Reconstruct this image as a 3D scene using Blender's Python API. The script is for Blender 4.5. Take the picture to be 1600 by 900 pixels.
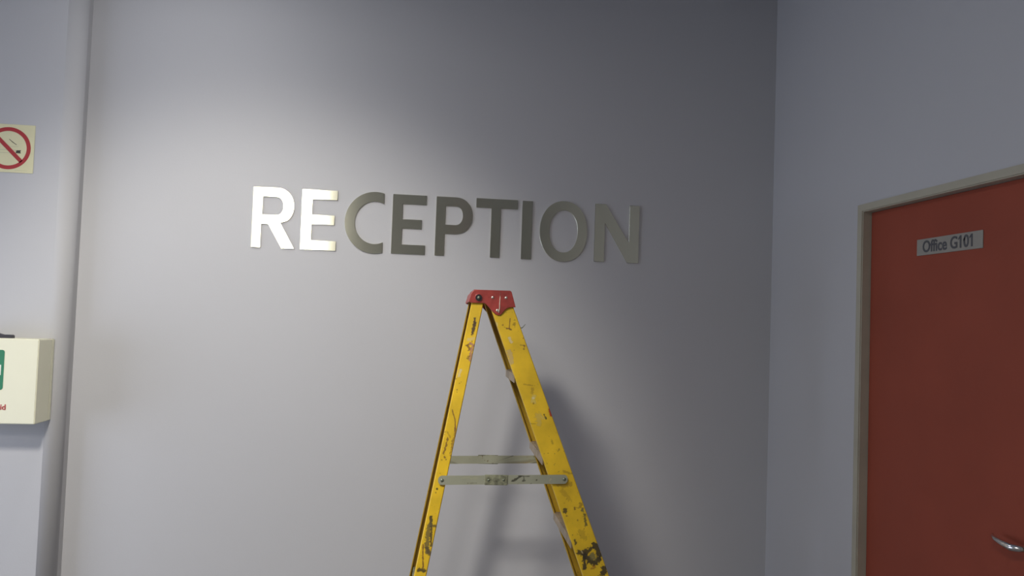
import bpy, bmesh, math, random
import numpy as np
from mathutils import Matrix, Vector

C = bpy.context.scene.collection
PI = math.pi
for o in list(bpy.data.objects): bpy.data.objects.remove(o)

# ------------------------------------------------------------------ camera
F_ = Vector((0.123087, 0.991505, 0.042184)); CAM = (0, 0, 1.582)
YAW, PITCH, ROLL = 7.07654946, 2.41765636, 2.0161913
y_, p_, r_ = map(math.radians, (YAW, PITCH, ROLL))
F_ = Vector((math.sin(y_)*math.cos(p_), math.cos(y_)*math.cos(p_), math.sin(p_)))
R_ = Vector((math.cos(y_), -math.sin(y_), 0)); U_ = R_.cross(F_)
R2 = math.cos(r_)*R_ + math.sin(r_)*U_; U2 = -math.sin(r_)*R_ + math.cos(r_)*U_
cd = bpy.data.cameras.new('camera'); cam = bpy.data.objects.new('camera', cd); C.objects.link(cam)
cd.sensor_width = 36; cd.lens = 1300/1600*36; cd.clip_start = .05
m = Matrix((( R2.x, U2.x, -F_.x, 0), (R2.y, U2.y, -F_.y, 0), (R2.z, U2.z, -F_.z, CAM[2]), (0,0,0,1)))
cam.matrix_world = m
bpy.context.scene.camera = cam

# ------------------------------------------------------------------ world, lights, exposure
sc = bpy.context.scene
sc.view_settings.view_transform = 'Standard'; sc.view_settings.look = 'None'
sc.view_settings.gamma = 1; sc.view_settings.use_curve_mapping = False
sc.view_settings.exposure = 0.08
w = bpy.data.worlds.new('world'); sc.world = w; w.use_nodes = True
w.node_tree.nodes['Background'].inputs[0].default_value = (.82, .93, 1.20, 1)
w.node_tree.nodes['Background'].inputs[1].default_value = 4.7

W = 3.724          # reception wall plane
WL = 3.624         # proud left section
A = 1.689          # right wall plane
XE = -1.392        # edge of the proud section
CEIL = 3.25
WY0, WY1, WZ0, WZ1 = 1.20, 3.10, .45, 1.75     # opening added in the unseen left wall to let in soft fill
LX, LB = -3.28, -3.2

def lamp(name, kind, loc, target, power, col, **kw):
    d = bpy.data.lights.new(name, kind); d.energy = power; d.color = col
    for k, v in kw.items(): setattr(d, k, v)
    o = bpy.data.objects.new(name, d); C.objects.link(o); o.location = loc
    o.rotation_euler = (Vector(target)-Vector(loc)).to_track_quat('-Z', 'Y').to_euler()
    return o
SPOT = Vector((-.92, 1.08, 3.13)); AX = Vector((0.0765, 0.7623, -0.6427)).normalized()
lamp('spot_light', 'SPOT', SPOT, SPOT+AX, 238, (1, .965, .895), spot_size=1.094, spot_blend=.70, shadow_soft_size=.19)     # the beam
lamp('spot_light_spill', 'SPOT', SPOT, SPOT+AX, 22, (1, .965, .90), spot_size=1.668, spot_blend=1.0, shadow_soft_size=.19)   # and the wider spill of the same lamp
lamp('downlight', 'AREA', (-.9, 2.92, CEIL-.02), (-.9, 2.92, 0), 7, (.98, .98, 1), shape='DISK', size=.16)
FILL_PANELS = [((-1.25, -1.3, CEIL-.03), 62, (1, .97, .95))]  # unseen panel, added for room fill and the letters' highlight
for loc, pw, col in FILL_PANELS:
    lamp('fill_panel_light', 'AREA', loc, (loc[0], loc[1], 0), pw, col, shape='RECTANGLE', size=.57, size_y=1.17)

pt = bpy.data.lights.new('fill_window_portal', 'AREA'); pt.shape = 'RECTANGLE'; pt.size = WZ1-WZ0; pt.size_y = WY1-WY0; pt.cycles.is_portal = True
po = bpy.data.objects.new('fill_window_portal', pt); C.objects.link(po); po.location = (LX-.10, (WY0+WY1)/2, (WZ0+WZ1)/2); po.rotation_euler = (0, -PI/2, 0)

# ------------------------------------------------------------------ materials
def mat(name, col, rough=.6, metal=0, spec=.5, bump=0, bscale=80, mottle=0, mscale=3, **kw):
    m = bpy.data.materials.new(name); m.use_nodes = True; nt = m.node_tree; b = nt.nodes['Principled BSDF']
    b.inputs['Base Color'].default_value = (*col, 1); b.inputs['Roughness'].default_value = rough
    b.inputs['Metallic'].default_value = metal; b.inputs['Specular IOR Level'].default_value = spec
    tc = nt.nodes.new('ShaderNodeTexCoord')
    if mottle:
        n = nt.nodes.new('ShaderNodeTexNoise'); n.inputs['Scale'].default_value = mscale; n.inputs['Detail'].default_value = 6
        nt.links.new(tc.outputs['Object'], n.inputs['Vector'])
        r = nt.nodes.new('ShaderNodeMapRange'); r.inputs[1].default_value = .3; r.inputs[2].default_value = .7
        r.inputs[3].default_value = 1-mottle; r.inputs[4].default_value = 1+mottle
        nt.links.new(n.outputs['Fac'], r.inputs[0])
        x = nt.nodes.new('ShaderNodeVectorMath'); x.operation = 'SCALE'; x.inputs[0].default_value = col
        nt.links.new(r.outputs[0], x.inputs['Scale']); nt.links.new(x.outputs[0], b.inputs['Base Color'])
    if bump:
        n = nt.nodes.new('ShaderNodeTexNoise'); n.inputs['Scale'].default_value = bscale; n.inputs['Detail'].default_value = 4
        nt.links.new(tc.outputs['Object'], n.inputs['Vector'])
        bp = nt.nodes.new('ShaderNodeBump'); bp.inputs['Strength'].default_value = bump; bp.inputs['Distance'].default_value = .002
        nt.links.new(n.outputs['Fac'], bp.inputs['Height']); nt.links.new(bp.outputs[0], b.inputs['Normal'])
    return m
M = {}
M['wall'] = mat('lilac_wall_paint', (.505, .50, .505), .75, spec=.25, bump=.12, bscale=160, mottle=.012, mscale=1.5)
M['ceiling'] = mat('ceiling_paint', (.40, .43, .50), .9)
M['floor'] = mat('grey_carpet', (.27, .26, .25), .95, bump=.5, bscale=400, mottle=.15, mscale=60)
M['back'] = mat('back_wall_paint', (.37, .37, .36), .8)
M['door'] = mat('red_door_paint', (.29, .060, .033), .5, spec=.25, bump=.06, bscale=25, mottle=.06, mscale=4)
M['frame'] = mat('grey_frame_paint', (.42, .39, .30), .5, spec=.4, mottle=.06, mscale=9)
M['chrome'] = mat('satin_chrome', (.75, .74, .72), .22, 1)
M['darkmetal'] = mat('dark_metal', (.06, .06, .065), .4, 1)
M['cream'] = mat('cream_plastic', (.80, .78, .60), .45, spec=.4, mottle=.01, mscale=12)
M['green'] = mat('green_print', (.03, .20, .10), .5)
M['white'] = mat('white_print', (.75, .78, .68), .5)
M['redprint'] = mat('red_print', (.40, .035, .04), .5)
M['blackplastic'] = mat('dark_grey_plastic', (.045, .042, .05), .5)
M['lum'] = mat('photoluminescent_cream', (.70, .66, .42), .5, mottle=.03, mscale=20)
M['signink'] = mat('faded_black_print', (.05, .05, .035), .6)
M['faint'] = mat('faint_grey_print', (.50, .49, .33), .6)
M['plate'] = mat('grey_sign_plate', (.30, .28, .24), .45, mottle=.05, mscale=20)
M['ink'] = mat('black_ink', (.08, .078, .085), .5)
M['redcap'] = mat('red_cap_plastic', (.34, .045, .035), .42, spec=.5, bump=.3, bscale=90, mottle=.22, mscale=40)
M['tread'] = mat('painted_tread_metal', (.34, .27, .19), .55, metal=.3, mottle=.25, mscale=30)
M['rubber'] = mat('black_rubber', (.03, .03, .03), .8)
M['paintdrip'] = mat('pale_dried_paint', (.72, .62, .48), .6)
M['rivet'] = mat('rivet_metal', (.78, .72, .60), .3, .85)

M['joint'] = mat('worn_joint_plate', (.25, .25, .16), .5, .3, mottle=.5, mscale=70)
M['rivetdull'] = mat('dull_rivet', (.22, .24, .17), .4, .6)
def stained(name, col, rough, metal=0, mottle=.05):
    """base colour overlaid with the dried paint, scuffs and far-side tint held in the 'stain' attribute (alpha = cover)"""
    m = mat(name, col, rough, metal); nt = m.node_tree; b = nt.nodes['Principled BSDF']
    tc = nt.nodes.new('ShaderNodeTexCoord')
    n = nt.nodes.new('ShaderNodeTexNoise'); n.inputs['Scale'].default_value = 14; n.inputs['Detail'].default_value = 8
    nt.links.new(tc.outputs['Object'], n.inputs['Vector'])
    r = nt.nodes.new('ShaderNodeMapRange'); r.inputs[1].default_value = .3; r.inputs[2].default_value = .7
    r.inputs[3].default_value = 1-mottle*1.6; r.inputs[4].default_value = 1+mottle; nt.links.new(n.outputs['Fac'], r.inputs[0])
    x = nt.nodes.new('ShaderNodeVectorMath'); x.operation = 'SCALE'; x.inputs[0].default_value = col
    nt.links.new(r.outputs[0], x.inputs['Scale'])
    # fine specks of grime everywhere
    n2 = nt.nodes.new('ShaderNodeTexNoise'); n2.inputs['Scale'].default_value = 95; n2.inputs['Detail'].default_value = 3
    nt.links.new(tc.outputs['Object'], n2.inputs['Vector'])
    r2 = nt.nodes.new('ShaderNodeMapRange'); r2.inputs[1].default_value = .69; r2.inputs[2].default_value = .75
    nt.links.new(n2.outputs['Fac'], r2.inputs[0])
    g = nt.nodes.new('ShaderNodeMixRGB'); g.inputs[2].default_value = (.16, .09, .02, 1)
    nt.links.new(r2.outputs[0], g.inputs[0]); nt.links.new(x.outputs[0], g.inputs[1])
    at = nt.nodes.new('ShaderNodeAttribute'); at.attribute_name = 'stain'
    mx = nt.nodes.new('ShaderNodeMixRGB')
    nt.links.new(at.outputs['Alpha'], mx.inputs[0]); nt.links.new(g.outputs[0], mx.inputs[1]); nt.links.new(at.outputs['Color'], mx.inputs[2])
    nt.links.new(mx.outputs[0], b.inputs['Base Color'])
    return m
M['yellow'] = stained('yellow_fibreglass', (.78, .50, .018), .42, mottle=.10)
M['galv'] = stained('dull_aluminium', (.40, .40, .29), .5, .35)

# brushed metal of the letters: grain runs sideways, so the lamp's highlight spreads up and down
bm_ = mat('brushed_metal', (.74, .72, .57), .24, 1); nt = bm_.node_tree; b = nt.nodes['Principled BSDF']
b.inputs['Anisotropic'].default_value = 1.0; b.inputs['Anisotropic Rotation'].default_value = .25
tg = nt.nodes.new('ShaderNodeTangent'); tg.direction_type = 'UV_MAP'; tg.uv_map = 'grain'
nt.links.new(tg.outputs[0], b.inputs['Tangent'])
M['brushed'] = bm_

# ------------------------------------------------------------------ helpers
def link(name, me, material, parent=None, smooth=False):
    o = bpy.data.objects.new(name, me); C.objects.link(o)
    if material: me.materials.append(material)
    if parent: o.parent = parent
    if smooth:
        for p in me.polygons: p.use_smooth = True
    return o
def obj(name, bm, material, parent=None, smooth=False):
    bmesh.ops.recalc_face_normals(bm, faces=bm.faces)
    me = bpy.data.meshes.new(name); bm.to_mesh(me); bm.free()
    return link(name, me, material, parent, smooth)
def tag(o, label=None, cat=None, group=None, kind=None):
    for k, v in (('label', label), ('category', cat), ('group', group), ('kind', kind)):
        if v: o[k] = v
    return o
def thing(name, label, cat, loc=(0,0,0), rz=0, group=None):
    o = bpy.data.objects.new(name, None); C.objects.link(o); o.location = loc; o.rotation_euler.z = rz
    o.empty_display_size = .1
    return tag(o, label, cat, group)
def box(bm, a, b, bevel=0, seg=2):
    r = bmesh.ops.create_cube(bm, size=1); vs = r['verts']
    for v in vs: v.co = Vector(((a[i]+b[i])/2 + v.co[i]*(b[i]-a[i])) for i in range(3))
    if bevel:
        es = list({e for v in vs for e in v.link_edges})
        bmesh.ops.bevel(bm, geom=es, offset=bevel, segments=seg, affect='EDGES')
def prism(bm, pts, f0, f1):
    """polygon pts (2D, may be concave) between the mappings f0 and f1 to 3D"""
    a = [bm.verts.new(f0(*p)) for p in pts]; b = [bm.verts.new(f1(*p)) for p in pts]
    n = len(pts)
    A_ = bm.faces.new(a); B_ = bm.faces.new(b[::-1])
    for i in range(n): bm.faces.new((a[i], b[i], b[(i+1)%n], a[(i+1)%n]))
    return A_, B_
def ringprism(bm, outer, inner, f0, f1):
    n = len(outer)
    V = [[bm.verts.new(f(*p)) for p in L] for f in (f0, f1) for L in (outer, inner)]
    o0, i0, o1, i1 = V
    for i in range(n):
        j = (i+1) % n
        bm.faces.new((o0[i], o0[j], i0[j], i0[i])); bm.faces.new((o1[i], i1[i], i1[j], o1[j]))
        bm.faces.new((o0[i], o1[i], o1[j], o0[j])); bm.faces.new((i0[i], i0[j], i1[j], i1[i]))
def dome(bm, c, axis, r, h, seg=16):
    """round rivet or bolt head standing h proud of c along axis"""
    axis = Vector(axis).normalized(); q = axis.to_track_quat('Z', 'Y'); prev = None
    for k in range(5):
        t = k/4*PI/2; rr = r*math.cos(t); zz = h*math.sin(t)
        if k < 4: ring = [bm.verts.new(Vector(c)+q@Vector((rr*math.cos(2*PI*i/seg), rr*math.sin(2*PI*i/seg), zz))) for i in range(seg)]
        else: ring = [bm.verts.new(Vector(c)+axis*h)]
        if prev:
            for i in range(seg):
                if len(ring) > 1: bm.faces.new((prev[i], prev[(i+1)%seg], ring[(i+1)%seg], ring[i]))
                else: bm.faces.new((prev[i], prev[(i+1)%seg], ring[0]))
        else: bm.faces.new(ring[::-1])
        prev = ring
def disc(bm, c, axis, r, h, seg=24):
    axis = Vector(axis).normalized(); q = axis.to_track_quat('Z', 'Y')
    rings = [[bm.verts.new(Vector(c)+q@Vector((r*math.cos(2*PI*i/seg), r*math.sin(2*PI*i/seg), z))) for i in range(seg)] for z in (0, h)]
    bm.faces.new(rings[0][::-1]); bm.faces.new(rings[1])
    for i in range(seg): bm.faces.new((rings[0][i], rings[0][(i+1)%seg], rings[1][(i+1)%seg], rings[1][i]))
def tube(bm, pts, rad, seg=12):
    pts = [Vector(p) for p in pts]; prev = None; n = len(pts)
    for k, p in enumerate(pts):
        d = (pts[min(k+1, n-1)]-pts[max(k-1, 0)]).normalized(); q = d.to_track_quat('Z', 'Y')
        r = rad[k] if isinstance(rad, (list, tuple)) else rad
        rx, ry = r if isinstance(r, tuple) else (r, r)
        ring = [bm.verts.new(p+q@Vector((rx*math.cos(2*PI*i/seg), ry*math.sin(2*PI*i/seg), 0))) for i in range(seg)]
        if prev:
            for i in range(seg): bm.faces.new((prev[i], prev[(i+1)%seg], ring[(i+1)%seg], ring[i]))
        else: bm.faces.new(ring[::-1])
        prev = ring
    bm.faces.new(prev)
def arc(cx, cy, rx, ry, a0, a1, n, p=2.0):
    """superellipse arc, degrees"""
    out = []
    for i in range(n+1):
        a = math.radians(a0+(a1-a0)*i/n); c, s = math.cos(a), math.sin(a)
        out.append((cx+rx*math.copysign(abs(c)**(2/p), c), cy+ry*math.copysign(abs(s)**(2/p), s)))
    return out
def text_mesh(name, body, size, material, parent, mw, extrude=.0006, space=1.0, bold=0, sx=1, ones=False, right=False):
    cu = bpy.data.curves.new(name, 'FONT'); cu.body = body; cu.size = size; cu.extrude = extrude
    cu.offset = bold; cu.space_character = space; cu.align_x = 'CENTER'; cu.align_y = 'CENTER'; cu.resolution_u = 4
    t = bpy.data.objects.new(name+'_tmp', cu); C.objects.link(t)
    dg = bpy.context.evaluated_depsgraph_get(); me = bpy.data.meshes.new_from_object(t.evaluated_get(dg))
    bpy.data.objects.remove(t); me.name = name
    xs = [v.co.x for v in me.vertices]; c = max(xs) if right else (max(xs)+min(xs))/2
    if ones:                                    # the font's 1 is a bare bar: give each its flag
        bm = bmesh.new(); bm.from_mesh(me); seen = set(); comps = []
        for v in bm.verts:
            if v in seen: continue
            st = [v]; seen.add(v); cp = []
            while st:
                q = st.pop(); cp.append(q)
                for e in q.link_edges:
                    w_ = e.other_vert(q)
                    if w_ not in seen: seen.add(w_); st.append(w_)
            comps.append((min(q.co.x for q in cp), max(q.co.x for q in cp), max(q.co.y for q in cp), min(q.co.y for q in cp)))
        hmax = max(k[2]-k[3] for k in comps); comps = sorted({(round(k[0], 4), round(k[1], 4), round(k[2], 4)) for k in comps})
        X0_, X1_ = min(xs), max(xs)
        bars = [k for k in comps if k[1]-k[0] < .3*hmax and k[0] > X0_+.7*(X1_-X0_)]
        done = []
        for x0, x1, yt in bars:
            if any(abs(x0-q) < .003 for q in done): continue
            done.append(x0)
            prism(bm, [(x0+.001, yt), (x0-.0075, yt-.0085), (x0-.0075, yt-.0135), (x0+.001, yt-.0085)], lambda x, y: (x, y, -extrude), lambda x, y: (x, y, extrude))
        bm.to_mesh(me); bm.free()
    for v in me.vertices: v.co.x = (v.co.x-c)*sx
    me.transform(mw); me.materials.clear()
    return link(name, me, material, parent)

# ------------------------------------------------------------------ the room
def shell(name, a, b, m, bevel=0):
    bm = bmesh.new(); box(bm, a, b, bevel); return tag(obj(name, bm, m), kind='structure')
shell('wall_back', (XE-.02, W, 0), (A+.15, W+.15, CEIL), M['wall'])
# proud left section with its soft rounded corner
bm = bmesh.new(); r = .060
sec = [(LX, WL)] + [(XE-r+r*math.sin(t), WL+r-r*math.cos(t)) for t in [i/12*PI/2 for i in range(13)]] + [(XE, W+.15), (LX, W+.15)]
prism(bm, sec, lambda x, y: (x, y, 0), lambda x, y: (x, y, CEIL))
wl = tag(obj('wall_left', bm, M['wall'], None, True), kind='structure')
for p in wl.data.polygons:                    # only the rounded corner is shaded smooth
    p.use_smooth = abs(p.normal.x) > .02 and abs(p.normal.y) > .02
shell('floor', (LX-.15, LB-.15, -.1), (A+.15, W+.15, 0), M['floor'])
shell('ceiling', (LX-.15, LB-.15, CEIL), (A+.15, W+.15, CEIL+.1), M['ceiling'])
bm = bmesh.new()
f0 = lambda y, z: (LX-.15, y, z); f1 = lambda y, z: (LX, y, z)
ringprism(bm, [(LB, 0), (W+.15, 0), (W+.15, CEIL), (LB, CEIL)], [(WY0, WZ0), (WY1, WZ0), (WY1, WZ1), (WY0, WZ1)], f0, f1)
tag(obj('wall_side', bm, M['back']), kind='structure')
bm = bmesh.new(); e = .045; f0 = lambda y, z: (LX-.10, y, z); f1 = lambda y, z: (LX-.04, y, z)
ringprism(bm, [(WY0, WZ0), (WY1, WZ0), (WY1, WZ1), (WY0, WZ1)], [(WY0+e, WZ0+e), (WY1-e, WZ0+e), (WY1-e, WZ1-e), (WY0+e, WZ1-e)], f0, f1)
box(bm, (LX-.10, (WY0+WY1)/2-.025, WZ0+e), (LX-.04, (WY0+WY1)/2+.025, WZ1-e))
tag(obj('fill_window_1', bm, M['ceiling']), kind='structure')  # out-of-view frame, added with its opening for soft fill from the left
shell('wall_front', (LX-.15, LB-.15, 0), (A+.15, LB, CEIL), M['back'])
# right wall with the door opening
DY0, DY1, DZ = 2.00, 2.950, 2.065        # opening
bm = bmesh.new()
prism(bm, [(LB, 0), (DY0, 0), (DY0, DZ), (DY1, DZ), (DY1, 0), (W, 0), (W, CEIL), (LB, CEIL)],
      lambda y, z: (A, y, z), lambda y, z: (A+.15, y, z))
tag(obj('wall_right', bm, M['wall']), kind='structure')

# door frame: flat outer architrave and a raised inner stop bead
bm = bmesh.new()
Y0, Y1, Z1 = 2.02, 2.932, 2.050           # inner edge of the frame's face
def portal(bm, o, i, x0, x1, ho, hi):
    prism(bm, [(Y0-o, 0), (Y0-o, Z1+ho), (Y1+o, Z1+ho), (Y1+o, 0), (Y1+i, 0), (Y1+i, Z1+hi), (Y0-i, Z1+hi), (Y0-i, 0)],
          lambda y, z: (x0, y, z), lambda y, z: (x1, y, z))
portal(bm, .030, 0, A-.008, A+.005, .025, 0)          # face
portal(bm, -.0, -.004, A-.004, A+.10, 0, -.004)       # reveal
tag(obj('trim_1', bm, M['frame']), kind='structure')
# door leaf, set back in its frame
DX = A+.028
bm = bmesh.new(); box(bm, (DX, Y0+.006, .006), (DX+.044, Y1-.006, Z1-.006), .0015)
door = tag(obj('door_1', bm, M['door']), kind='structure')
HZ = 1.018; SY = 2.095; xs = DX
bm = bmesh.new(); disc(bm, (xs, SY, HZ), (-1, 0, 0), .026, .008); rs = obj('handle_rose', bm, M['chrome'], door, False)
bm = bmesh.new()
tube(bm, [(xs-.008, SY, HZ), (xs-.03, SY, HZ), (xs-.046, SY+.003, HZ), (xs-.056, SY+.016, HZ), (xs-.057, SY+.045, HZ+.003), (xs-.053, SY+.080, HZ+.006), (xs-.044, SY+.105, HZ+.009), (xs-.034, SY+.118, HZ+.010)],
     [.010, .010, .0105, .0105, .009, .0070, .005, .0035])
obj('door_handle', bm, M['chrome'], door, True)

# ------------------------------------------------------------------ RECEPTION
ZB, ZT = 1.872, 2.137; ST = .042; H = ZT-ZB
def E_(x0, w_, wm):
    return [[(x0, 0), (x0+w_, 0), (x0+w_, ST), (x0+.045, ST), (x0+.045, .113), (x0+wm, .113), (x0+wm, .155), (x0+.045, .155), (x0+.045, H-ST), (x0+w_, H-ST), (x0+w_, H), (x0, H)]]
letters = []
# P: stem with a ring bowl; outline then counter
def bowl(x0, xr, zb, zt):
    """outer path from top left round to the lower left of the bowl, and its counter"""
    h = (zt-zb)/2; cz = (zt+zb)/2; cx = xr-h*.93
    return arc(cx, cz, xr-cx, h, 90, -90, 18, 2.1), arc(cx, cz, xr-cx-.045, h-ST+.001, 90, -90, 18, 2.1)
def P_(x0, xr, zb):
    o, i = bowl(x0, xr, zb, H)
    return o, i
def poly_with_hole(outer, hole):
    """join hole to outline through a slit so that it stays one polygon"""
    best = min(((i, j) for i in range(len(outer)) for j in range(len(hole))),
               key=lambda t: (outer[t[0]][0]-hole[t[1]][0])**2+(outer[t[0]][1]-hole[t[1]][1])**2)
    return outer, hole
def fill_letter(loops, y0, y1, dz):
    """triangle-filled outline (with holes) extruded between y0 and y1"""
    bm = bmesh.new(); loopv = []
    edges = []
    for L in loops:
        vs = [bm.verts.new((x, y0, ZB+z+dz)) for x, z in L]; loopv.append(vs)
        edges += [bm.edges.new((vs[k], vs[(k+1) % len(vs)])) for k in range(len(vs))]
    bmesh.ops.triangle_fill(bm, edges=edges, use_beauty=True, normal=(0, -1, 0))
    front = list(bm.faces)
    ext = bmesh.ops.extrude_face_region(bm, geom=front, use_keep_orig=True)
    for v in ext['geom']:
        if isinstance(v, bmesh.types.BMVert): v.co.y = y1
    return bm
# R
o, i = bowl(0, .176, .104, H)
R_outer = [(0, 0), (.040, 0), (.040, .104), (.069, .104), (.130, 0), (.184, 0), (.120, .112)] + [p for p in o[::-1] if not (p[1] < .118)] + [(0, H)]
R_hole = [(.042, .104+ST-.001)] + i[::-1] + [(.042, H-ST+.001)]
# P
o, i = bowl(0, .165, .099, H)
P_outer = [(0, 0), (.042, 0), (.042, .099)] + o[::-1] + [(0, H)]
P_hole = [(.042, .099+ST-.001)] + i[::-1] + [(.042, H-ST+.001)]
# C: open ring between terminals
cx, cz = .130, H/2; RX, RZ = .131, H/2+.005
def c_arc(rx, rz, xe):
    out = []
    for k in range(61):
        a = math.radians(20+320*k/60); x = cx+rx*math.cos(a); z = cz+rz*math.sin(a)
        if x <= xe+1e-9: out.append((x, z))
    t = math.acos(min(1, (xe-cx)/rx)); s = rz*math.sin(t)
    return [(xe, cz+s)] + out + [(xe, cz-s)]
co = c_arc(RX, RZ, .168); ci = c_arc(RX-.044, RZ-.043, .168)
C_outer = co + ci[::-1]
T_outer = [(.069, 0), (.112, 0), (.112, H-ST), (.188, H-ST), (.188, H), (0, H), (0, H-ST), (.069, H-ST)]
I_outer = [(0, 0), (.046, 0), (.046, H), (0, H)]
O_outer = arc(.110, H/2, .110, H/2+.006, 0, 354, 59, 2.12); O_hole = arc(.110, H/2, .065, H/2-.036, 0, 354, 59, 2.12)
N_outer = [(0, 0), (.047, 0), (.047, .178), (.155, 0), (.208, 0), (.208, H), (.161, H), (.161, .092), (.050, H), (0, H)]
LET = [('R', -.688, [R_outer, R_hole], 0, 'gleaming brushed metal letter R, first of the wall lettering'),
       ('E', -.479, E_(0, .153, .143), 0, 'brushed metal letter E, shining white at its stem, between R and C'),
       ('C', -.291, [C_outer], 0, 'brushed metal letter C, third from the left'),
       ('E', -.085, E_(0, .149, .131), 0, 'dull grey brushed metal letter E between C and P'),
       ('P', .108, [P_outer, P_hole], 0, 'grey brushed metal letter P, directly above the ladder'),
       ('T', .287, [T_outer], .002, 'grey brushed metal letter T between P and I'),
       ('I', .497, [I_outer], .001, 'plain upright bar of brushed metal, the letter I'),
       ('O', .579, [O_outer, O_hole], .003, 'round brushed metal letter O with open centre'),
       ('N', .834, [N_outer], .005, 'brushed metal letter N in the shade, last of the wall lettering')]
for ch, x, loops, dz, lab in LET:
    bm = fill_letter([[(px, pz) for px, pz in L] for L in loops], 0, -.006, dz)
    uv = bm.loops.layers.uv.new('grain')
    for f in bm.faces:
        for l in f.loops: l[uv].uv = (l.vert.co.x, l.vert.co.z)
    o = obj('metal_letter', bm, M['brushed']); o.location = (x, W, 0)
    bv = o.modifiers.new('bevel', 'BEVEL'); bv.width = .0006; bv.segments = 1; bv.limit_method = 'ANGLE'
    tag(o, lab, 'letter', 'brushed metal letters of the word on the wall')

# ------------------------------------------------------------------ no smoking sign
sg = thing('no_smoking_sign', 'cream square no smoking sign with red ring on left wall', 'sign', (-1.653, WL, 2.2265))
bm = bmesh.new(); box(bm, (-.1, -.002, -.0995), (.1, 0, .0995), .0006, 1); obj('sign_plate', bm, M['lum'], sg)
bm = bmesh.new(); f0 = lambda x, z: (x, -.0020, z); f1 = lambda x, z: (x, -.0028, z)
ringprism(bm, arc(0, 0, .087, .087, 0, 354, 59), arc(0, 0, .0715, .0715, 0, 354, 59), f0, f1)
q = .0715/math.sqrt(2)+.003; s = .0055
prism(bm, [(-q-s, q-s), (-q+s, q+s), (q+s, -q+s), (q-s, -q-s)], f0, f1)
obj('prohibition_ring', bm, M['redprint'], sg)
f1 = lambda x, z: (x, -.0024, z)
bm = bmesh.new()
ringprism(bm, [(-.055, -.020), (.030, -.020), (.030, -.006), (-.055, -.006)], [(-.053, -.0185), (.028, -.0185), (.028, -.0075), (-.053, -.0075)], f0, f1)
obj('cigarette_outline', bm, M['faint'], sg); bm = bmesh.new()
prism(bm, arc(.012, .012, .032, .004, 200, 330, 10)+arc(.012, .010, .030, .003, 330, 200, 10), f0, f1)
obj('smoke_curl', bm, M['faint'], sg); bm = bmesh.new()
prism(bm, [(.03, -.0905), (.078, -.0905), (.078, -.0895), (.03, -.0895)], f0, f1)
obj('small_print', bm, M['faint'], sg)
bm = bmesh.new()
prism(bm, [(.030, -.019), (.050, -.019), (.047, -.0125), (.050, -.006), (.032, -.007)], f0, f1)
obj('cigarette_tip', bm, M['signink'], sg); bm = bmesh.new()
prism(bm, [(.001, .037), (.0022, .0385), (.018, .0265), (.032, .0165), (.0308, .0148), (.015, .0248)], f0, f1)
obj('smoke_stroke', bm, M['signink'], sg)

# ------------------------------------------------------------------ first aid box
BX1, BZ0, BZ1, BD = -1.430, 1.122, 1.452, .148
fb = thing('first_aid_box', 'cream wall-mounted first aid box with green cross label', 'box', (BX1-.2, WL, BZ0))
bm = bmesh.new(); box(bm, (-.2, -.022, 0), (.2, 0, BZ1-BZ0), .002, 2); obj('body', bm, M['cream'], fb)
bm = bmesh.new(); box(bm, (-.2, -BD, -.001), (.2005, -.0225, BZ1-BZ0+.001), .003, 3); obj('lid', bm, M['cream'], fb)
def local(x, z): return x-(BX1-.2), z-BZ0
gx1, gz = local(-1.553, 1.330); g = .078
bm = bmesh.new()
rr = .010; cx_ = gx1-g
pts = []
for (sx, sz, a0) in ((1, 1, 0), (-1, 1, 90), (-1, -1, 180), (1, -1, 270)):
    pts += arc(cx_+sx*(g-rr), gz+sz*(g-rr), rr, rr, a0, a0+90, 6)
prism(bm, pts, lambda x, z: (x, -BD-.0002, z), lambda x, z: (x, -BD-.001, z)); gl = obj('green_label', bm, M['green'], fb)
bm = bmesh.new(); a_, b_ = .020, .068
prism(bm, [(cx_+x, gz+z) for x, z in [(a_, -b_), (a_, -a_), (b_, -a_), (b_, a_), (a_, a_), (a_, b_), (-a_, b_), (-a_, a_), (-b_, a_), (-b_, -a_), (-a_, -a_), (-a_, -b_)]],
      lambda x, z: (x, -BD-.0008, z), lambda x, z: (x, -BD-.0016, z)); obj('white_cross', bm, M['white'], gl)
tx, tz = local(-1.562, 1.172)
text_mesh('red_lettering', 'First Aid', .030, M['redprint'], fb, Matrix.Translation((tx+.024, -BD-.0008, tz+.013)) @ Matrix.Rotation(PI/2, 4, 'X'), bold=.0006, right=True)
# folding handle lying on the top
bm = bmesh.new(); hz = BZ1-BZ0+.001
pr = [(.084, 0), (.084, .009), (.080, .0135), (.055, .0135), (.049, .0125), (.0, .026), (-.04, .029), (-.08, .026), (-.129, .0125), (-.135, .0135), (-.160, .0135), (-.164, .009), (-.164, 0)]
dxh = .0
prism(bm, [(x+dxh, z+hz) for x, z in pr], lambda x, z: (x, -BD+.035, z), lambda x, z: (x, -BD+.060, z))
obj('carry_handle', bm, M['blackplastic'], fb)

# ------------------------------------------------------------------ office sign on the door
os_ = thing('door_sign', 'grey rectangular sign reading Office G101 on red door', 'sign', (A+.028, 2.474, 1.8865))
bm = bmesh.new(); box(bm, (-.003, -.164, -.0275), (0, .164, .0275), .0006, 1); obj('sign_plate', bm, M['plate'], os_)
text_mesh('lettering', 'Office G101', .0545, M['ink'], os_, Matrix.Translation((-.0034, .006, -.001)) @ Matrix(((0, 0, -1, 0), (-1, 0, 0, 0), (0, 1, 0, 0), (0, 0, 0, 1))), bold=.0011, sx=.96, ones=True)

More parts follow.
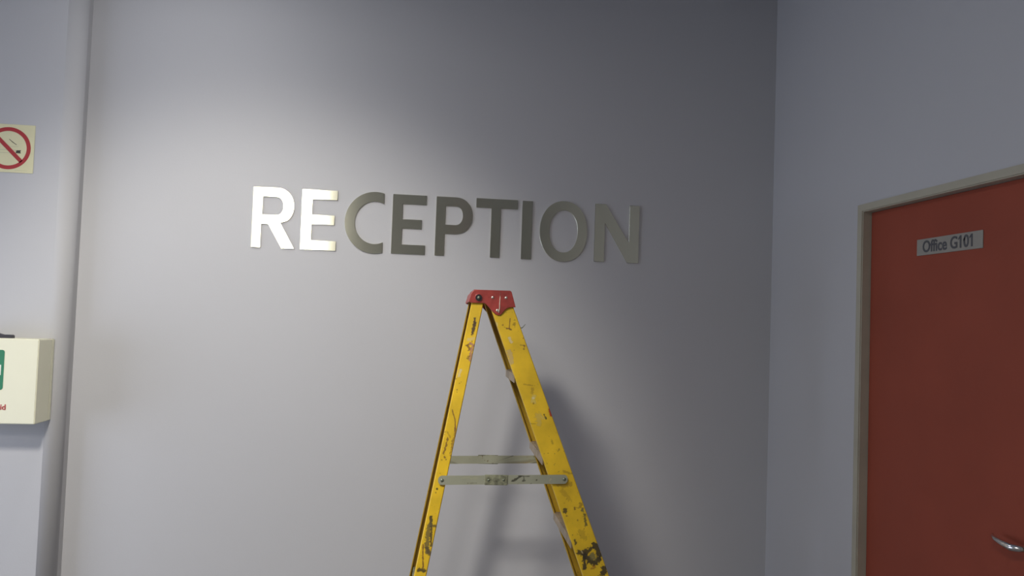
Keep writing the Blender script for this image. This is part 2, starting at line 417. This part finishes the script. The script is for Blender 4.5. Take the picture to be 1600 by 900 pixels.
# ------------------------------------------------------------------ step ladder
LAD = thing('step_ladder', 'paint-splashed yellow step ladder with red top cap under the letters', 'ladder', (.32, 3.02, 0), math.radians(-1.86))
hg = lambda z: .2-.081*(z-1.046)
rng = np.random.default_rng(4)
# smooth 2D value noise for ragged splash edges
GN = rng.random((256, 256))
def vnoise(x, y):
    xi = np.floor(x).astype(int); yi = np.floor(y).astype(int); fx = x-xi; fy = y-yi
    fx = fx*fx*(3-2*fx); fy = fy*fy*(3-2*fy)
    g = lambda a, b: GN[a % 256, b % 256]
    return (g(xi, yi)*(1-fx)+g(xi+1, yi)*fx)*(1-fy)+(g(xi, yi+1)*(1-fx)+g(xi+1, yi+1)*fx)*fy
def paint(U, Z, stains):
    """stains: (points, radius, colour, strength, raggedness) -> RGBA per vertex"""
    col = np.zeros((len(U), 4))
    n = (vnoise(U*220+40, Z*220)-.5)+.6*(vnoise(U*520+9, Z*520)-.5)
    for pts, rad, c, st, rag in stains:
        d = np.full(len(U), 9.)
        P = pts if len(pts) > 1 else [pts[0], pts[0]]
        for (x0, z0), (x1, z1) in zip(P[:-1], P[1:]):
            dx, dz = x1-x0, z1-z0; L2 = dx*dx+dz*dz+1e-12
            t = np.clip(((U-x0)*dx+(Z-z0)*dz)/L2, 0, 1)
            d = np.minimum(d, np.hypot(U-x0-t*dx, Z-z0-t*dz))
        a = np.clip((rad*(1+rag*n*2)-d)/.0016+.5, 0, 1)*st
        col[:, :3] = col[:, :3]*(1-a[:, None])+np.array(c)*a[:, None]*1.0 if False else np.where((a > 0)[:, None], (col[:, :3]*col[:, 3:]*(1-a[:, None])+np.array(c)*a[:, None])/np.maximum(1e-6, col[:, 3:]*(1-a[:, None])+a[:, None]), col[:, :3])
        col[:, 3] = col[:, 3]*(1-a)+a
    return col
def channel(name, left, right, z0, z1, side, off, depth, th, stains, zfine, parent):
    """C-channel member; left/right give its edges as (u0, slope); side -1 = the side towards the camera"""
    lv = [z0] + list(np.arange(zfine, z1, .0017)) + [z1] if stains else list(np.linspace(z0, z1, 12))
    ncol = 40 if stains else 4
    wa = (right[0]+right[1]*z1)-(left[0]+left[1]*z1)
    prof_in = lambda w_: [(w_, .003), (w_, depth), (w_-th, depth), (w_-th, th), (th, th), (th, depth), (0, depth), (0, .003)]
    V = []; nrow = 0
    for z in lv:
        l = left[0]+left[1]*z; r = right[0]+right[1]*z; w_ = r-l; v0 = side*(hg(z)+off)
        row = [(.0025+(w_-.005)*k/ncol, 0) for k in range(ncol+1)] + prof_in(w_)
        nrow = len(row)
        for a, d in row: V.append((l+a, v0-side*d, z))
    F = []
    for i in range(len(lv)-1):
        for k in range(nrow):
            a = i*nrow+k; b = i*nrow+(k+1) % nrow
            F.append((a, b, b+nrow, a+nrow))
    # end caps: web strip and two flanges
    for i in (0, len(lv)-1):
        o = i*nrow; e = ncol+1
        F.append(tuple(o+k for k in range(ncol+1))+(o+e+0, o+e+3, o+e+4, o+e+7))
        F.append((o+e, o+e+1, o+e+2, o+e+3)); F.append((o+e+4, o+e+5, o+e+6, o+e+7))
    me = bpy.data.meshes.new(name); me.from_pydata(V, [], F); me.update()
    bmm = bmesh.new(); bmm.from_mesh(me); bmesh.ops.recalc_face_normals(bmm, faces=bmm.faces); bmm.to_mesh(me); bmm.free()
    if stains:
        arr = np.array(V); at = me.color_attributes.new('stain', 'FLOAT_COLOR', 'POINT')
        at.data.foreach_set('color', paint(arr[:, 0], arr[:, 2], stains).astype(np.float32).ravel())
    else:
        at = me.color_attributes.new('stain', 'FLOAT_COLOR', 'POINT')
        at.data.foreach_set('color', np.tile(np.array([.12, .05, .02, .45], np.float32), len(V)))     # an even dark brown tint over the far members
    return link(name, me, M['yellow'], parent)
BLK = (.035, .028, .018); BRN = (.16, .055, .02); PNK = (.42, .20, .13); PAL = (.62, .50, .26); DRT = (.30, .17, .015); RED = (.45, .04, .01); OLV = (.16, .14, .05)
front_stains = [
 ([(.0378, 1.5976), (.0355, 1.565)], .0016, BRN, .95, .3), ([(.027, 1.5635), (.0355, 1.5622), (.0419, 1.5593)], .0022, BRN, .95, .5),
 ([(.0134, 1.5741)], .0028, BRN, .8, .3), ([(.0279, 1.5628), (.0180, 1.568)], .0007, BRN, .7, .2),
 ([(.0541, 1.5824), (.0543, 1.5745)], .005, DRT, .75, .9), ([(.050, 1.592), (.054, 1.594)], .002, DRT, .6, .9),
 ([(-.0061, 1.5803), (-.0078, 1.5704)], .004, (.70, .55, .20), .6, .6),
 ([(.0378, 1.5298), (.0441, 1.5172)], .0045, PAL, .85, .4),
 ([(.0759, 1.5075), (.0928, 1.5061)], .0015, DRT, .9, .3), ([(.0900, 1.506), (.0892, 1.4923)], .0022, BRN, .8, .9), ([(.0852, 1.5313)], .002, BRN, .7, .4),
 ([(.0371, 1.4838), (.0445, 1.4645), (.046, 1.448)], .008, (.52, .38, .18), .7, .3),
 ([(.092, 1.3735), (.1207, 1.3700)], .0018, DRT, .6, .5), ([(.1207, 1.3579), (.1225, 1.345)], .004, DRT, .5, .9),
 ([(.1250, 1.332), (.1255, 1.318)], .008, (.62, .48, .12), .7, .5), ([(.1255, 1.3271)], .004, (.70, .62, .35), .8, .4), ([(.1259, 1.3097)], .003, DRT, .9, .4),
 ([(.145, 1.2700), (.148, 1.24)], .009, (.55, .40, .10), .6, .6), ([(.1642, 1.2720), (.1704, 1.2588)], .0028, BLK, .95, .5), ([(.160, 1.262)], .006, (.60, .44, .14), .6, .6),
 ([(.1840, 1.2880), (.1880, 1.2720)], .0055, RED, .95, .3), ([(.115, 1.2408), (.135, 1.241)], .0014, DRT, .7, .3),
 ([(.1918, 1.1826), (.196, 1.176)], .004, DRT, .5, .8), ([(.2159, 1.1545)], .004, DRT, .7, .8),
 ([(.215, 1.04), (.235, 1.035), (.262, 1.041)], .006, DRT, .55, .7), ([(.235, 1.083), (.262, 1.076)], .003, DRT, .6, .8), ([(.232, 1.02), (.256, .990)], .006, DRT, .35, .9),
 ([(.2421, .9570), (.2421, .9495)], .0060, BLK, .85, .5), ([(.2487, .9358)], .0042, BRN, .8, .6),
 ([(.2748, .9640), (.2768, .9580)], .003, BRN, .85, .5), ([(.2750, .965), (.2900, .962)], .0012, DRT, .7, .5), ([(.287, .9217)], .0028, BRN, .6, .5),
 ([(.3020, .9590), (.3056, .9519)], .0042, OLV, .85, .9), ([(.3100, .9430), (.3124, .9275), (.3159, .9078)], .0038, (.10, .085, .03), .85, .7), ([(.2958, .967), (.296, .978)], .004, DRT, .7, .9),
 ([(.3000, .880), (.3100, .868)], .010, DRT, .35, .6),
 ([(.2788, .8560), (.2821, .8466)], .0040, BLK, .85, .5),
 ([(.3471, .8400), (.3590, .8247), (.3634, .8080)], .0095, BLK, .93, .5), ([(.3346, .8305), (.3159, .8152), (.2937, .8150)], .0080, BLK, .90, .7),
 ([(.3130, .8001), (.3136, .7680)], .0068, BLK, .92, .6), ([(.316, .805), (.329, .7900), (.3481, .7823), (.3605, .7980)], .0100, BLK, .93, .5),
 ([(.3400, .8080), (.3460, .8000)], .0100, (.20, .17, .06), .90, .5), ([(.3010, .822), (.306, .814)], .0014, PAL, .8, .3),
 ([(.3802, .7620), (.374, .7400)], .0100, BLK, .92, .7), ([(.3483, .7702), (.336, .764)], .004, (.35, .12, .01), .7, .8),
 ([(.33, .70), (.37, .66)], .012, BLK, .8, .8), ([(.36, .60), (.37, .55)], .01, BLK, .8, .9)]
rear_stains = [
 ([(-.0853, 1.5932), (-.0847, 1.5736)], .0040, (.075, .04, .02), .95, .5), ([(-.0847, 1.5780), (-.0889, 1.5539), (-.0913, 1.5400)], .0050, (.075, .04, .02), .95, .4),
 ([(-.1110, 1.500), (-.0962, 1.5068)], .0025, BRN, .8, .6), ([(-.0962, 1.5068), (-.084, 1.499)], .0045, PNK, .9, .5), ([(-.1034, 1.4960), (-.1000, 1.4860)], .0050, BRN, .8, .7),
 ([(-.0890, 1.495), (-.0938, 1.478), (-.0960, 1.4505)], .0050, PNK, .85, .7), ([(-.104, 1.456), (-.101, 1.462)], .0040, BRN, .7, .7), ([(-.104, 1.520), (-.088, 1.525)], .005, PAL, .5, .7),
 ([(-.1290, 1.415), (-.1330, 1.395)], .0045, (.72, .58, .28), .8, .8), ([(-.1421, 1.3853)], .002, BRN, .7, .5), ([(-.1299, 1.371)], .0018, BRN, .8, .4), ([(-.1369, 1.3489)], .0022, BRN, .8, .4), ([(-.1040, 1.3640)], .0030, OLV, .85, .5),
 ([(-.1507, 1.2815), (-.148, 1.270), (-.1411, 1.2513), (-.1380, 1.2248), (-.1405, 1.21)], .0018, BRN, .85, .4),
 ([(-.1400, 1.2200), (-.1365, 1.205), (-.1430, 1.185), (-.1461, 1.1753), (-.149, 1.1488)], .0030, BRN, .65, .9),
 ([(-.162, 1.19), (-.166, 1.165), (-.1715, 1.1481), (-.176, 1.1348)], .0026, BRN, .8, .8), ([(-.1714, 1.1234), (-.1690, 1.1200)], .0025, BRN, .85, .6), ([(-.1661, 1.1153)], .0025, BRN, .85, .6),
 ([(-.1802, 1.1133)], .0020, BRN, .7, .6), ([(-.1496, 1.155), (-.1530, 1.130)], .0030, BRN, .6, .8), ([(-.165, 1.205), (-.155, 1.19)], .003, DRT, .6, .9),
 ([(-.1924, 1.0182)], .0032, BLK, .95, .4), ([(-.196, 1.006)], .002, BRN, .7, .5), ([(-.1780, 1.030), (-.170, 1.028)], .003, (.28, .14, .02), .5, .6),
 ([(-.2091, .9262), (-.2079, .8962)], .0048, (.06, .045, .02), .93, .4), ([(-.2079, .8970), (-.1930, .8976)], .0042, (.10, .07, .02), .85, .5),
 ([(-.2120, .9000), (-.2172, .8700), (-.2180, .8400), (-.2164, .8136)], .0070, (.13, .10, .035), .85, .5), ([(-.2060, .893), (-.2054, .8320)], .0030, (.06, .04, .018), .9, .6),
 ([(-.2164, .8250), (-.2079, .8068)], .0065, (.10, .07, .03), .85, .4),
 ([(-.2314, .8363), (-.2310, .800), (-.2285, .7634)], .0022, BRN, .9, .5), ([(-.2430, .7560), (-.2250, .7532)], .0052, BLK, .88, .5), ([(-.25, .70), (-.255, .66)], .005, BLK, .8, .8)]
FL, FR = (.590, -.380), (.687, -.3902)
RL, RR = (-.387, .176), (-.3471, .1767)
channel('front_stile', FL, FR, .03, 1.665, -1, 0, .030, .004, front_stains, .70, LAD)
channel('front_stile', FL, FR, .03, 1.665, 1, 0, .030, .004, None, 0, LAD)
channel('rear_leg', RL, RR, .03, 1.672, -1, 0, .024, .0035, rear_stains, .70, LAD)
channel('rear_leg', RL, RR, .03, 1.672, 1, 0, .024, .0035, None, 0, LAD)
# feet
for (l, r) in ((FL, FR), (RL, RR)):
    for s in (-1, 1):
        bm = bmesh.new(); u0 = l[0]+l[1]*.02-.006; u1 = r[0]+r[1]*.02+.006; v = s*hg(.02)
        box(bm, (u0, min(v+s*.006, v-s*.036), 0), (u1, max(v+s*.006, v-s*.036), .05), .004); obj('rubber_foot', bm, M['rubber'], LAD)
# treads: ribbed metal steps between the front stiles
for z in (1.405, 1.130, .855, .580, .305):
    bm = bmesh.new(); u0 = FL[0]+FL[1]*z+.001; u1 = FR[0]+FR[1]*z-.006; v = hg(z)-.0045
    box(bm, (u0, -v, z-.004), (u1, v, z), .001, 1)
    box(bm, (u0, -v, z-.028), (u0+.003, v, z-.004)); box(bm, (u1-.003, -v, z-.028), (u1, v, z-.004))
    for k in range(6):
        c = u0+.010+(u1-u0-.020)*k/5; box(bm, (c-.0025, -v+.03, z), (c+.0025, v-.03, z+.0015))
    obj('tread', bm, M['tread'], LAD)
# rear braces
for z in (.18, .62):
    bm = bmesh.new(); u = RL[0]+RL[1]*z+.010; v = hg(z)-.004
    box(bm, (u, -v, z-.015), (u+.012, v, z+.015), .002, 1); obj('rear_brace', bm, M['joint'], LAD)
# top cap
cap = [(-.0894, 1.6920), (-.0965, 1.6860), (-.1005, 1.6790), (-.1025, 1.6690), (-.1065, 1.6560), (-.1065, 1.6500), (-.0985, 1.6475), (-.0554, 1.6475), (-.0495, 1.6455), (-.0441, 1.6406), (-.0297, 1.6250), (-.0230, 1.6180), (-.0160, 1.6125), (-.0085, 1.6083), (-.0020, 1.6075),
       (.0035, 1.6095), (.0085, 1.6140), (.0150, 1.6225), (.0210, 1.6290), (.0270, 1.6335), (.0360, 1.6362), (.0450, 1.6370), (.0553, 1.6370), (.0500, 1.6550), (.0400, 1.6880), (.0375, 1.6920), (.0330, 1.6940), (-.0500, 1.6935)]
bm = bmesh.new(); vo = hg(1.65)+.010
for s in (-1, 1):
    prism(bm, cap, lambda x, z, s=s: (x, s*(vo-.0065), z), lambda x, z, s=s: (x, s*vo, z))
box(bm, (-.092, -vo+.004, 1.687), (.036, vo-.004, 1.6935))                      # top plate
prism(bm, [(.0500, 1.6400), (.0553, 1.6375), (.0400, 1.6880), (.0350, 1.6880)], lambda x, z: (x, -vo+.003, z), lambda x, z: (x, vo-.003, z))   # front lip
prism(bm, [(-.1055, 1.6520), (-.1005, 1.6520), (-.0920, 1.6900), (-.0985, 1.6840)], lambda x, z: (x, -vo+.003, z), lambda x, z: (x, vo-.003, z))   # rear lip
for s in (-1, 1):                                                                # raised boss round the pivot
    disc(bm, (-.0739, s*(vo-.001), 1.6650), (0, s, 0), .0150, .0030, 28)
co_ = obj('top_cap', bm, M['redcap'], LAD); bv = co_.modifiers.new('bevel', 'BEVEL'); bv.width = .0018; bv.segments = 2; bv.limit_method = 'ANGLE'
for s in (-1, 1):
    bm = bmesh.new(); disc(bm, (-.0739, s*(vo+.0018), 1.6655), (0, s, 0), .0115, .0022)
    pv = obj('pivot_washer', bm, M['darkmetal'], LAD)
    bm = bmesh.new(); dome(bm, (-.0739, s*(vo+.0040), 1.6660), (0, s, 0), .0058, .0045); obj('bolt', bm, M['rivetdull'], pv, True)
    for u, z, r in ((-.026, 1.6685, .0052), (.0207, 1.6689, .0055), (-.0078, 1.6245, .0055)):
        bm = bmesh.new(); dome(bm, (u, s*vo, z), (0, s, 0), r, .0032); obj('rivet', bm, M['rivet'], LAD, True)
# run of dried paint down the cap
bm = bmesh.new()
tube(bm, [(.0000, -vo, 1.6860), (.0002, -vo, 1.670), (-.0010, -vo, 1.650), (-.0008, -vo, 1.632), (-.0030, -vo, 1.6160)], [(.0022, .0010), (.0027, .0012), (.0030, .0013), (.0034, .0014), (.0046, .0018)])
obj('paint_drip', bm, M['paintdrip'], LAD, True)['label'] = 'pale dried paint run down the red cap'
# bent wire hook on the front edge
bm = bmesh.new(); v = -hg(1.56)+.012
tube(bm, [(.070, v, 1.566), (.082, v, 1.567), (.0865, v, 1.572), (.0925, v, 1.580)], [.0024, .0018, .0013, .0008], 8)
obj('wire_hook', bm, M['rivetdull'], LAD, True)
# spreader bars, one on each side: two links and a joint plate
def spreader(s):
    v0 = hg(1.05)+.0055; zc = lambda u: 1.0478+(u+.18)*.026 - (0 if s < 0 else .001)
    ends = [(-.180, .2385)]; Hh = .0150
    nu, nz = 240, 16
    V = []; F = []
    u0, u1 = ends[0][0]-.010, ends[0][1]+.010
    for i in range(nu+1):
        u = u0+(u1-u0)*i/nu
        e = min(u-u0, u1-u); hh = Hh if e > .012 else Hh*math.sqrt(max(.05, 1-((.012-e)/.012)**2))
        for j in range(nz+1): V.append((u, s*(v0+.004), zc(u)+hh*(-1+2*j/nz)))
    for i in range(nu):
        for j in range(nz):
            a = i*(nz+1)+j; F.append((a, a+nz+1, a+nz+2, a+1))
    nF = len(V); back = []
    rim = [i*(nz+1) for i in range(nu+1)]+[nu*(nz+1)+j for j in range(1, nz+1)]+[i*(nz+1)+nz for i in range(nu-1, -1, -1)]+[j for j in range(nz-1, 0, -1)]
    for k in rim: x, y, z = V[k]; V.append((x, s*v0, z)); back.append(len(V)-1)
    n = len(rim)
    for k in range(n): F.append((rim[k], rim[(k+1) % n], back[(k+1) % n], back[k]))
    F.append(tuple(back))
    me = bpy.data.meshes.new('spreader_bar'); me.from_pydata(V, [], F); me.update()
    bmm = bmesh.new(); bmm.from_mesh(me); bmesh.ops.recalc_face_normals(bmm, faces=bmm.faces); bmm.to_mesh(me); bmm.free()
    D = (.07, .065, .04); G = (.17, .16, .09)
    if s < 0: st = [([(.060, 1.050), (.073, 1.0565), (.086, 1.0665)], .0032, D, .9, .5), ([(.080, 1.067), (.118, 1.0665)], .0013, D, .85, .5), ([(.098, 1.064), (.100, 1.053), (.096, 1.051)], .0030, D, .75, .7),
                 ([(.142, 1.0545)], .0024, D, .95, .2), ([(.124, 1.043)], .002, D, .7, .5), ([(.187, 1.046), (.190, 1.060)], .003, (.5, .46, .3), .7, .8), ([(-.11, 1.057), (-.06, 1.057)], .004, (.46, .45, .28), .4, .8), ([(-.09, 1.040), (-.06, 1.041)], .0014, G, .5, .8)]
    else: st = [([(.098, 1.040), (.1, 1.068)], .0025, D, .9, .2), ([(.122, 1.044), (.148, 1.044)], .006, (.36, .26, .10), .8, .7), ([(.170, 1.042), (.182, 1.043)], .0030, D, .8, .6), ([(.19, 1.067)], .003, D, .8, .5), ([(.105, 1.055), (.19, 1.055)], .012, (.55, .48, .28), .6, .6), ([(-.122, 1.036), (-.108, 1.036)], .002, D, .9, .3)]
    arr = np.array(V); at = me.color_attributes.new('stain', 'FLOAT_COLOR', 'POINT')
    at.data.foreach_set('color', paint(arr[:, 0], arr[:, 2], st).astype(np.float32).ravel())
    sp = link('spreader_bar', me, M['galv'], LAD)
    bm = bmesh.new(); vv = sorted((s*(v0+.0035), s*(v0+.0075))); box(bm, (-.0346, vv[0], zc(0)-.0170), (.0432, vv[1], zc(0)+.0175), .0012, 1)
    obj('joint_plate', bm, M['joint'], sp)
    for u, z in ((-.177, zc(-.177)), (.2365, zc(.2365)), (-.021, zc(-.021)), (.030, zc(.03))):
        bm = bmesh.new(); y = s*(v0+(.0038 if abs(u) > .05 else .0072)); dome(bm, (u, y, z), (0, s, 0), .0062 if abs(u) > .05 else .0045, .0035)
        obj('rivet', bm, M['rivetdull'], sp, True)
spreader(-1); spreader(1)

# ------------------------------------------------------------------ ceiling fittings
dl = thing('downlight', 'small round recessed downlight in ceiling near the reception wall', 'lamp', (-.9, 2.92, CEIL))
bm = bmesh.new(); ringprism(bm, arc(0, 0, .105, .105, 0, 345, 23), arc(0, 0, .085, .085, 0, 345, 23), lambda x, y: (x, y, -.018), lambda x, y: (x, y, 0))
obj('light_rim', bm, M['ceiling'], dl)
lp = thing('ceiling_spotlight', 'adjustable ceiling spotlight aimed at the reception lettering', 'lamp', (SPOT.x, SPOT.y, CEIL))
bm = bmesh.new(); tube(bm, [(0, 0, 0), (0, 0, -.02)], .06, 24); tube(bm, [(0, 0, -.02), (0, -.03, -.10)], .012); obj('mount', bm, M['blackplastic'], lp)
bm = bmesh.new(); c = SPOT-Vector((SPOT.x, SPOT.y, CEIL)); c -= AX*.02
q = AX.to_track_quat('Z', 'Y'); rg = [[bm.verts.new(c+q@Vector((r*math.cos(i*PI/16), r*math.sin(i*PI/16), z))) for i in range(32)] for r, z in ((.125, .0), (.11, -.12), (.05, -.17), (.045, -.165), (.10, -.115), (.118, .0))]
for a in range(6):
    for i in range(32): bm.faces.new((rg[a][i], rg[a][(i+1) % 32], rg[(a+1) % 6][(i+1) % 32], rg[(a+1) % 6][i]))
obj('lamp_head', bm, M['blackplastic'], lp, True)
for loc, pw, col in FILL_PANELS:
    t = thing('fill_ceiling_light', 'flush ceiling light panel added behind the viewer for fill and letter highlight', 'lamp', (loc[0], loc[1], CEIL))
    bm = bmesh.new()
    ringprism(bm, [(-.32, -.62), (.32, -.62), (.32, .62), (-.32, .62)], [(-.285, -.585), (.285, -.585), (.285, .585), (-.285, .585)], lambda x, y: (x, y, -.025), lambda x, y: (x, y, 0))
    obj('light_frame', bm, M['ceiling'], t)
